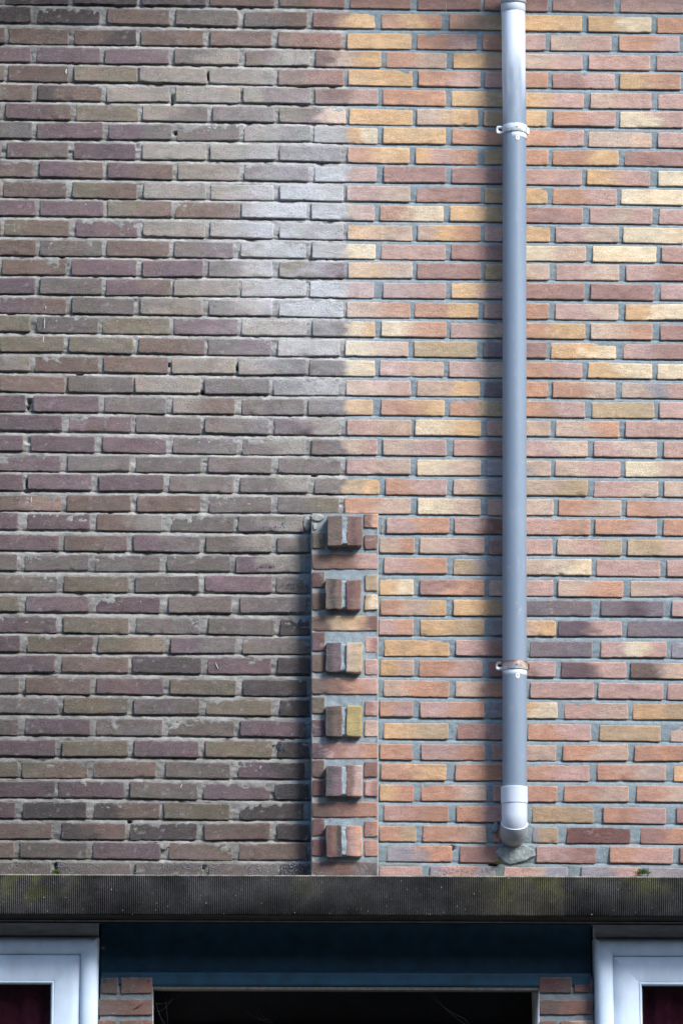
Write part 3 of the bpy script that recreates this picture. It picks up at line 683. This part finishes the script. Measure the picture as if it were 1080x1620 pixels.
# ------------------------------------------------------------------ down pipe
PR, PYa = .0385, -.060
def pxw(px, py): return ux(px, py, PYa)
zt0 = uz(812, 18, PYa)
pipe = thing('downpipe', 'grey plastic rainwater downpipe with white patches fixed down the cleaned brick wall', 'drainpipe', (pxw(813, 1300), PYa, uz(813, 1340, PYa)))
def pcol(P):
    Z = P[..., 2]; X = P[..., 0]
    g = lin((130, 146, 162))/ALB; wht = lin((232, 240, 248))/ALB*1.2
    py = np.interp(Z, [uz(813, 1250, PYa), uz(813, 20, PYa)], [1250, 20])
    n = fbm(X*30, Z*5, P[..., 1]*30, 4)
    m = sm(210, 70, py+n*110+(X-pxw(812, 100))*900)
    m = np.maximum(m, 0)[..., None]*.85
    C = g*(1-m)+wht*m
    return C*(1+.05*n[..., None])
zz = np.linspace(uz(813, 1262, PYa), uz(812, 19, PYa), 150)
pyy = np.linspace(1262, 19, 150); pts = np.array([[pxw(np.interp(v, [19, 200, 1262], [811.2, 813.2, 813.6]), v), PYa, z] for v, z in zip(pyy, zz)])
mb = MB(); T_ = tube(pts, PR); mb.grid(T_, pcol(T_), flip=True); mb.build('pipe', M_PIPE, pipe)
# lower elbow, bending back into the wall
cW = lin((216, 226, 238))/ALB
x0 = pxw(813.2, 1290); za = uz(813, 1290, PYa)
mb = MB()
def sweep(pts, rad, colr, flip=True):
    T = tube(pts, rad); C = np.zeros_like(T)+colr; C *= (1+.05*fbm(T[..., 0]*40, T[..., 2]*40, T[..., 1]*40, 3))[..., None]; mb.grid(T, C, flip=flip)
zc = uz(813, 1246, PYa); zd = uz(813, 1271, PYa)
sweep([[x0, PYa, z] for z in (zd-.0015, zd-.001, zd, zd+.001, zc-.004, zc-.0025, zc, zc+.0012, zc+.0012)], [.0395, .0412, .0420, .0422, .0422, .0425, .0428, .0425, .038], cW*1.04)
mb.build('socket_collar', M_PIPE, pipe)
mb = MB(); a = np.linspace(0, R(84), 30); Rb = .048
arc = [[x0, PYa, zd-.0005]]+[[x0, PYa+Rb*(1-math.cos(t)), za-Rb*math.sin(t)] for t in a]
T = tube(arc, .0402); mb.grid(T, np.zeros_like(T)+cW*.93, flip=True)
e = np.array(arc[-1]); dr_ = np.array([0, math.sin(R(84)), -math.cos(R(84))])
mb.build('elbow', M_PIPE, pipe)
mb = MB(); cG = lin((178, 184, 188))/ALB
i0 = 12; s0 = np.array(arc[i0])
path = [arc[i0], arc[i0], arc[i0+1]]+[arc[j] for j in range(i0+2, len(arc))]+[list(e+dr_*.02), list(e+dr_*.04), list(e+dr_*.06)]
rad = [.0400, .0424, .0428]+[.0426]*(len(path)-3)
T = tube(path[1:], rad[1:]); mb.grid(T, np.zeros_like(T)+cG*.85, flip=True)
rg = tube([arc[i0], (np.array(arc[i0])*.4+np.array(arc[i0+1])*.6).tolist()], [.0436, .0436]); 
mb.build('elbow_socket', M_PIPE, pipe)
mb = MB(); P1 = np.array(arc[i0]); P2 = np.array(arc[i0+1]); dd = (P2-P1)/np.linalg.norm(P2-P1)
T = tube([P1-dd*.0015, P1-dd*.001, P1+dd*.0006, P1+dd*.0008], [.0398, .0431, .0431, .0422]); mb.grid(T, np.zeros_like(T)+cW*1.05, flip=True); mb.build('socket_rim', M_PIPE, pipe)
mb = MB(); jj = 21; P1 = np.array(arc[jj]); dd = np.array(arc[jj+1])-P1; dd /= np.linalg.norm(dd)
T = tube([P1, P1+dd*.0005, P1+dd*.0018, P1+dd*.0022], [.0424, .0434, .0434, .0424]); mb.grid(T, np.zeros_like(T)+cG*.7, flip=True); mb.build('socket_rim', M_PIPE, pipe)
# upper swan neck towards the gutter
mb = MB(); x1 = pxw(811, 10); z1 = uz(811, 20.5, PYa)
a = np.linspace(0, R(52), 20); Rb = .09
up = [[x1, PYa, z1-.0015], [x1, PYa, z1], [x1, PYa, z1+.02]]+[[x1, PYa-Rb*(1-math.cos(t)), z1+.022+Rb*math.sin(t)] for t in a]
dru = np.array([0, -math.sin(R(52)), math.cos(R(52))]); e = np.array(up[-1]); up += [list(e+dru*k) for k in (.05, .12, .20, .27)]
up_r = [.0385, .0402, .0402]+[.0402]*(len(up)-3)
e2 = np.array(up[-1])
T = tube(up, up_r); mb.grid(T, np.zeros_like(T)+cW*.95, flip=True); mb.build('swan_neck', M_PIPE, pipe)
mb = MB(); P1 = np.array(up[5]); dd = np.array(up[6])-P1; dd /= np.linalg.norm(dd)
T = tube([P1, P1+dd*.0005, P1+dd*.004, P1+dd*.045, P1+dd*.0452], [.0400, .0428, .0432, .0428, .040]); mb.grid(T, np.zeros_like(T)+cG*.9, flip=True); mb.build('socket_rim', M_PIPE, pipe)
# clamps
def clamp(py, rusty):
    c = np.array([pxw(813.5, py), PYa, uz(813.5, py, PYa)]); hh = .0135
    em = bpy.data.objects.new('pipe_clamp', None); COL.objects.link(em); em.parent = pipe; em.location = Vector(c)-Vector(pipe.location); em.empty_display_size = .05
    em['label'] = 'rusty galvanised clamp low on the pipe' if rusty else 'white galvanised clamp high on the pipe'
    def cc(T):
        n = fbm(T[..., 0]*70, T[..., 2]*90, T[..., 1]*70, 3); C = np.zeros_like(T)+lin((224, 232, 240))/ALB
        C = C*(1-.35*sm(.1, .5, n)[..., None])
        q = sm(.15, .5, fbm(T[..., 0]*90+5, T[..., 2]*60, 9, 2))[..., None]*.35; C = C*(1-q)+np.array([.16, .30, .45])*q
        if rusty:
            k = sm(.000, .010, T[..., 2]-c[2]+n*.008)[..., None]; C = C*(1-k)+np.array([.13, .045, .02])*k
            k = (sm(.0, .5, fbm(T[..., 0]*50, T[..., 2]*50, 3, 3))*.55)[..., None]; C = C*(1-k)+np.array([.42, .33, .17])*k
        return C
    m = MB(); T = tube([c+[0, 0, z] for z in (-hh, -hh, -hh+.001, hh-.001, hh, hh)], [.0388, .0412, .0418, .0418, .0412, .0388], 64)
    m.grid(T, cc(T), flip=True); b = m.build('band', M_GALV, em)
    # lug on the left: a bent plate with a slotted hole, built as a frame of four bars
    lx0, lx1 = c[0]-.060, c[0]-.0375; yl = PYa-.006
    for (a0, a1, b0, b1) in ((lx0, lx1, -hh, -.0055), (lx0, lx1, .0045, hh), (lx0, lx0+.006, -.0055, .0045), (lx1-.005, lx1, -.0055, .0045)):
        pass
    U, V = np.meshgrid(np.linspace(0, 2*math.pi, 33), [0, .0, 1, 1.], indexing='ij')
    lc = np.array([(lx0+lx1)/2+.001, yl, c[2]])
    def se(t, rx, rz, p): 
        ct, st_ = np.cos(t), np.sin(t); return np.sign(ct)*np.abs(ct)**p*rx, np.sign(st_)*np.abs(st_)**p*rz
    th = np.linspace(0, 2*math.pi, 41); ox, oz = se(th, .0125, hh, .45); ix, iz = se(th, .0065, .0040, .6)
    rings = [np.stack([lc[0]+ix, np.full(41, yl+.003), lc[2]+iz], -1), np.stack([lc[0]+ix, np.full(41, yl), lc[2]+iz], -1), np.stack([lc[0]+ox*.95, np.full(41, yl), lc[2]+oz*.95], -1),
             np.stack([lc[0]+ox, np.full(41, yl+.0006), lc[2]+oz], -1), np.stack([lc[0]+ox, np.full(41, yl+.003), lc[2]+oz], -1), np.stack([lc[0]+ix, np.full(41, yl+.003), lc[2]+iz], -1)]
    m = MB(); P = np.stack(rings); m.grid(P, cc(P)); m.build('lug', M_GALV, em)
    m = MB(); m.box(lc[0]-.0075, lc[0]+.0075, yl+.0035, yl+.010, c[2]-.0050, c[2]+.0050); m.build('bolt_head', M_RUST, em, bevel=.001)
    m = MB(); T = tube([[c[0]+.004, PYa-.0412, c[2]], [c[0]+.004, PYa-.0435, c[2]], [c[0]+.004, PYa-.0436, c[2]]], [.0022, .0020, .0001], 14); m.grid(T, np.zeros_like(T)+.1, flip=True); m.build('screw', M_RUST, em)
    m = MB(); m.box(c[0]+.0385, c[0]+.0465, PYa-.004, PYa+.004, c[2]-.0125, c[2]+.009); m.build('hinge_pin', M_GALV if not rusty else M_RUST, em, bevel=.0015)
    m = MB(); m.box(c[0]-.006, c[0]+.006, PYa+.040, .03, c[2]-.006, c[2]+.006); m.build('wall_bracket', M_GALV, em, bevel=.001)
    # old paint ring and a drip under the clamp
    m = MB(); T = tube([c+[0, 0, z] for z in (-.0310, -.0305, -.0145, -.0140)], [.0384, .0388, .0388, .0384], 64); m.grid(T, np.zeros_like(T)+lin((222, 229, 237))/ALB, flip=True); m.build('paint_ring', M_PIPE, em)
    n = 14; V = np.linspace(0, 1, n); Wd = np.sin(np.clip(V*1.1, 0, 1)*math.pi)**.5*.006+.0008
    Pd = []
    for k in range(n):
        row = []
        for u in np.linspace(-1, 1, 5):
            xx_ = .006+u*Wd[k]; row.append([c[0]+xx_, PYa-math.sqrt(.0389**2-xx_**2)-.0006*(1-u*u), c[2]-.028-V[k]*.018])
        Pd.append(row)
    m = MB(); P = np.array(Pd); C = np.zeros_like(P)+lin((236, 238, 240))/ALB; C[2:8, 2] = np.array([.35, .20, .06]); m.grid(P, C, flip=True); m.build('paint_drip', M_PIPE, em)
clamp(206.5, False); clamp(1054, True)

# ------------------------------------------------------------------ windows
def framesweep(rect, prof, C=None):
    """mitred frame: rect (x0,x1,z0,z1), prof list of (inset, y)"""
    x0, x1, z0, z1 = rect; rings = []
    for d, y in prof:
        rings.append([[x0+d, y, z0+d], [x1-d, y, z0+d], [x1-d, y, z1-d], [x0+d, y, z1-d], [x0+d, y, z0+d]])
    return np.array(rings, float)
def window(name, xe, side, ztop, label, board):
    WY = .048
    W = 1.25; x0, x1 = (xe-W, xe) if side < 0 else (xe, xe+W)
    z1 = ztop; z0 = .25; rect = (x0, x1, z0, z1)
    t = thing('window', label, 'window', ((x0+x1)/2, WY, z0))
    def part(nm, prof, mat, smooth=True):
        m = MB(); P = framesweep(rect, prof)
        for k in range(4): m.grid(P[:, k:k+2], flip=False)      # separate sides keep the mitre crisp
        return m.build(nm, mat, t, smooth=smooth)
    k = .0565
    pr = [(0, WY+.07), (0, WY-.004)]+[(k/2-k/2*math.cos(a), WY-.006-.026*math.sin(a)**.8) for a in np.linspace(0.05, math.pi-.25, 16)]+[(k-.001, WY-.008), (k-.0005, WY+.03)]
    part('frame', pr, M_WHITE)
    part('sash', [(k, WY+.03), (k, WY-.0115), (k+.0015, WY-.013), (k+.03, WY-.0128), (k+.078, WY-.012), (k+.0795, WY-.0105), (k+.0795, WY+.03)], M_WHITE)
    part('glazing_bead', [(k+.080, WY+.03), (k+.080, WY-.0108), (k+.0812, WY-.0118), (k+.0865, WY-.0105), (k+.0905, WY+.004), (k+.0905, WY+.02)], M_WHITE)
    part('gasket', [(k+.0908, WY+.02), (k+.0908, WY+.005), (k+.0935, WY+.0075), (k+.0935, WY+.02)], M_RUBBER)
    m = MB(); d = k+.088; m.box(x0+d, x1-d, WY+.010, WY+.016, z0+d, z1-d); m.build('glass', M_GLASS, t, smooth=False)
    m = MB(); m.box(x0+.001, x1-(.002 if side < 0 else -.0), WY+.0, WY+.06, z1+.0035, z1+board); bo = m.build('head_board', M_BOARD, t, smooth=False, bevel=.0015)
    # curtain and dark room behind the glass
    cx_ = np.linspace(x0+.1, x1-.1, 90); zc_ = np.linspace(z0+.1, z1-.10, 6)
    X, Z = np.meshgrid(cx_, zc_, indexing='ij'); Y = WY+.09+.018*np.sin(X*60)+.010*np.sin(X*143+1)
    m = MB(); m.grid(np.stack([X, Y, Z], -1))
    c = m.build('curtain', M_CURT, None); tag(c, 'dark red curtain hanging behind the %s window pane' % ('left' if side < 0 else 'right'), 'curtain', None)
    m = MB(); yb = .9
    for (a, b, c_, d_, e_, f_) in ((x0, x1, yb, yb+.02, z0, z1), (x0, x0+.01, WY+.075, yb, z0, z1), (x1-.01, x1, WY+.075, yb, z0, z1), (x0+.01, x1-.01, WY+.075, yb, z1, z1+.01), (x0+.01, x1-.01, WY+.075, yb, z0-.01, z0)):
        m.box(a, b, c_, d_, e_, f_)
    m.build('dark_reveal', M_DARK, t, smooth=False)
    return t, WY
xe = ux(156, 1550, .048); window('window', xe, -1, uz(150, 1482.5, .048), 'white plastic window at the lower left under a streaked head board', .044)
xe2 = ux(940.5, 1550, .048); window('window', xe2, 1, uz(950, 1485, .048), 'white plastic window at the lower right with clean mitred corner', .044)

# ------------------------------------------------------------------ dark blue beam, brick jambs, dark doorway
BY = .075
bx0, bx1 = xe+.004, xe2-.004
zbb = uz(540, 1561, BY); zbt = zb_-.001
beam = thing('door_lintel', 'dark blue painted lintel beam over the dark opening between the windows', 'lintel', ((bx0+bx1)/2, BY, zbb))
U, V = np.meshgrid(np.linspace(0, 1, 120), np.linspace(0, 1, 16), indexing='ij')
X = bx0+(bx1-bx0)*U; Z = zbb+(zbt-zbb)*V; Y = BY+.045+fbm(X*6, Z*10, 3, 3)*.0015
mb = MB(); mb.grid(np.stack([X, Y, Z], -1)); mb.box(bx0, bx1, BY+.051, BY+.10, zbb+.001, zbt); mb.box(bx0-.05, bx1+.05, .195, .23, zbb+.002, zb_-.001); mb.build('board', M_BLUE, beam, smooth=True)
zr = uz(540, 1537, BY)
mb = MB(); mb.box(bx0+.001, bx1-.001, BY-.004, BY+.0445, zbb, zr); mb.build('rail', M_BLUE, beam, smooth=False, bevel=.010)  # rail shaped proud to catch more light than the set-back board
mb = MB(); mb.box(bx0, bx1, BY+.004, BY+.07, zbb-.010, zbb-.0005); mb.build('trim', mat_simple('weathered_edge', (.10, .095, .085), .8, 60, .4), beam, smooth=False, bevel=.001)

JY = .072
def jamb(x0, x1, pxa, pxb, rows, label):  # brick codes chosen darker to carry the shade under the ledge
    t = thing('brick_jamb', label, 'brick jamb', ((x0+x1)/2, JY, 0), 'brick jambs beside the dark opening')
    m = MB()
    global seed
    for (y0, y1, segs) in rows:
        for (a, b, c) in segs:
            pbrick(m, a, b, y0, y1, c, JY, back=.03)
    z = uz(200, rows[-1][1]+6, JY); k = 0
    while z-.05 > .02:
        segs = [(x0+.002, x1-.002)] if k % 2 == 0 else [(x0+.002, x0+.05), (x0+.06, x1-.002)]
        for (a, b) in segs:
            seed += 1; cs = [np.array([a, JY, z-.05]), np.array([b, JY, z-.05]), np.array([b, JY, z]), np.array([a, JY, z])]
            add_brick(m, cs, None, random.choice(['bB', 'B', 'b']), JY, seed, False, PXg=(200, 240, 1300))
        z -= .0625; k += 1
    m.build('brickwork', M_NEW, t)
    zt2 = uz(200, 1545.5, JY)
    m = MB(); X, Z = np.meshgrid(np.linspace(x0+.001, x1-.001, 24), np.linspace(0, zt2, 420), indexing='ij'); Y = JY+.006+fbm(X*60, Z*60, 2, 3)*.0015
    C_ = np.zeros(X.shape+(3,))+cmn*.8
    m.grid(np.stack([X, Y, Z], -1), C_); m.box(x0+.001, x1-.001, JY+.010, JY+.28, 0, zt2-.001); m.build('mortar', M_MORT, t, smooth=True)
    return t
jamb(ux(158, 1600, JY), ux(242.5, 1600, JY), 158, 242, [(1546.5, 1571.5, [(160, 187.5, 'b'), (192.5, 242, 'bB')]), (1580.5, 1606, [(156.5, 241.5, 'bB')]), (1613, 1638, [(156.5, 184.5, 'B'), (190.5, 241.5, 'bB')])],
     'short brick jamb left of the dark opening, beside the left window')
jamb(ux(852.5, 1600, JY), ux(938, 1600, JY), 852, 938, [(1546, 1570.5, [(852.5, 904, 'rb'), (908, 937, 'r')]), (1582, 1605, [(853.5, 937, 'bB')]), (1615, 1640, [(853.5, 880, 'B'), (886, 937, 'BT')])],
     'short brick jamb right of the dark opening, beside the right window')
# recessed dark doorway between the jambs
dx0, dx1 = ux(243.5, 1600, JY), ux(851.5, 1600, JY)
door = thing('door', 'black recessed door set deep in the dark opening under the blue beam', 'door', ((dx0+dx1)/2, .30, 0))
mb = MB(); mb.box(dx0-.02, dx1+.02, .34, .38, 0, zbb+.02)
mb.build('door_leaf', M_DARK, door, smooth=False)
mb = MB()
for k in range(9):
    a = dx0+.02+(dx1-dx0-.04)*k/9; mb.box(a+.004, a+(dx1-dx0-.04)/9-.004, .322, .3395, .05, zbb-.10)
mb.build('door_panel', M_DARK, door, smooth=False, bevel=.003)
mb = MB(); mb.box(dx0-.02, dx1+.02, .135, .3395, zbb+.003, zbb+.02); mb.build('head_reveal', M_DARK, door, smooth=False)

# cobwebs and a scrap of dry leaf
def web(strands, label):
    p0 = un(*strands[0][0])
    t = tag(bpy.data.objects.new('cobweb', None), label, 'cobweb'); COL.objects.link(t); t.location = p0
    for s_ in strands:
        m = MB(); a, b = un(*s_[0]), un(*s_[-1]); n = 12; tt = np.linspace(0, 1, n)[:, None]
        pts = a*(1-tt)+b*tt; pts[:, 2] -= .012*np.sin(tt[:, 0]*math.pi)
        T = tube(pts, .00018, 6); m.grid(T, flip=True); m.build('silk', M_WEB, t)
web([((246, 1588, .12), (290, 1570, .12)), ((246, 1584, .12), (262, 1620, .13)), ((262, 1577, .12), (268, 1630, .14)), ((250, 1600, .12), (275, 1575, .12))], 'wispy grey cobweb in the upper left corner of the dark opening')
web([((405, 1604, .2), (430, 1616, .2)), ((410, 1600, .2), (436, 1618, .2)), ((390, 1600, .2), (428, 1612, .2))], 'faint cobweb wisps hanging low in the left of the dark opening')
web([((668, 1562, .12), (735, 1612, .14)), ((675, 1562, .12), (742, 1625, .15)), ((735, 1612, .14), (760, 1630, .14)), ((808, 1582, .15), (822, 1577, .15))], 'long thin cobweb threads slanting across the right of the dark opening')
p = un(163, 1500, BY-.012); lf = tag(bpy.data.objects.new('dry_leaf', None), 'tiny forked scrap of orange dry leaf caught beside the left window frame', 'leaf'); COL.objects.link(lf); lf.location = p
m = MB()
for (a, l) in ((160, .009), (20, .010), (-50, .011), (60, .006)):
    dv = np.array([math.cos(R(a)), -.2, math.sin(R(a))])*l; T = tube([p, p+dv*.5, p+dv], [.0014, .0010, .0003], 8); m.grid(T, flip=True)
m.build('leaf_scrap', M_LEAF, lf)
p = un(174, 1592, JY-.004)
m = MB(); a, b = un(212, 1596, JY-.004), un(226, 1588, JY-.004); T = tube([a, (a+b)/2, b], [.0010, .0022, .0008], 8); m.grid(T, flip=True); tw = m.build('twig', M_RUST, None)
tag(tw, 'small dark brown husk stuck on the left brick jamb', 'twig')

# ------------------------------------------------------------------ eaves and gutter above the frame
ez = uz(540, 0)+.50
eave = thing('roof_eaves', 'painted roof eaves board projecting above the wall', 'eaves', (0, -.2, ez))
mb = MB(); mb.box(ux(-400, 800), ux(1460, 800), -.34, .05, ez, ez+.03); mb.build('soffit', M_PANEL, eave, smooth=False, bevel=.002)
mb = MB(); mb.box(ux(-400, 800), ux(1460, 800), -.362, -.3405, ez-.01, ez+.20); mb.build('fascia', M_PANEL, eave, smooth=False, bevel=.002)

# ------------------------------------------------------------------ ground
mb = MB(); P = np.array([[[-60, -80, 0], [-60, .6, 0]], [[60, -80, 0], [60, .6, 0]]], float); mb.grid(P, flip=True)
g = mb.build('pavement', M_GROUND); tag(g, 'grey paving in front of the house', None, None, 'structure')

# unseen houses added across the street (behind the camera) to close off the low sky
ho = thing('sky_block_houses', 'unseen dark brick terrace added across the street to block low sky', 'houses', (0, -19, 0))
mb = MB(); mb.box(-62, 62, -27, -19, 0, 10.5); mb.build('wall', mat_simple('far_brick', (.045, .038, .035), .9, 8, .3), ho, smooth=False)
for fl in (0, 1, 2):
    for k in range(24):
        xw = -36.5+k*3.1; mb = MB(); mb.box(xw, xw+1.5, -19.02, -18.99, .9+fl*3.2, 2.7+fl*3.2); mb.build('window', M_DARK, ho, smooth=False)
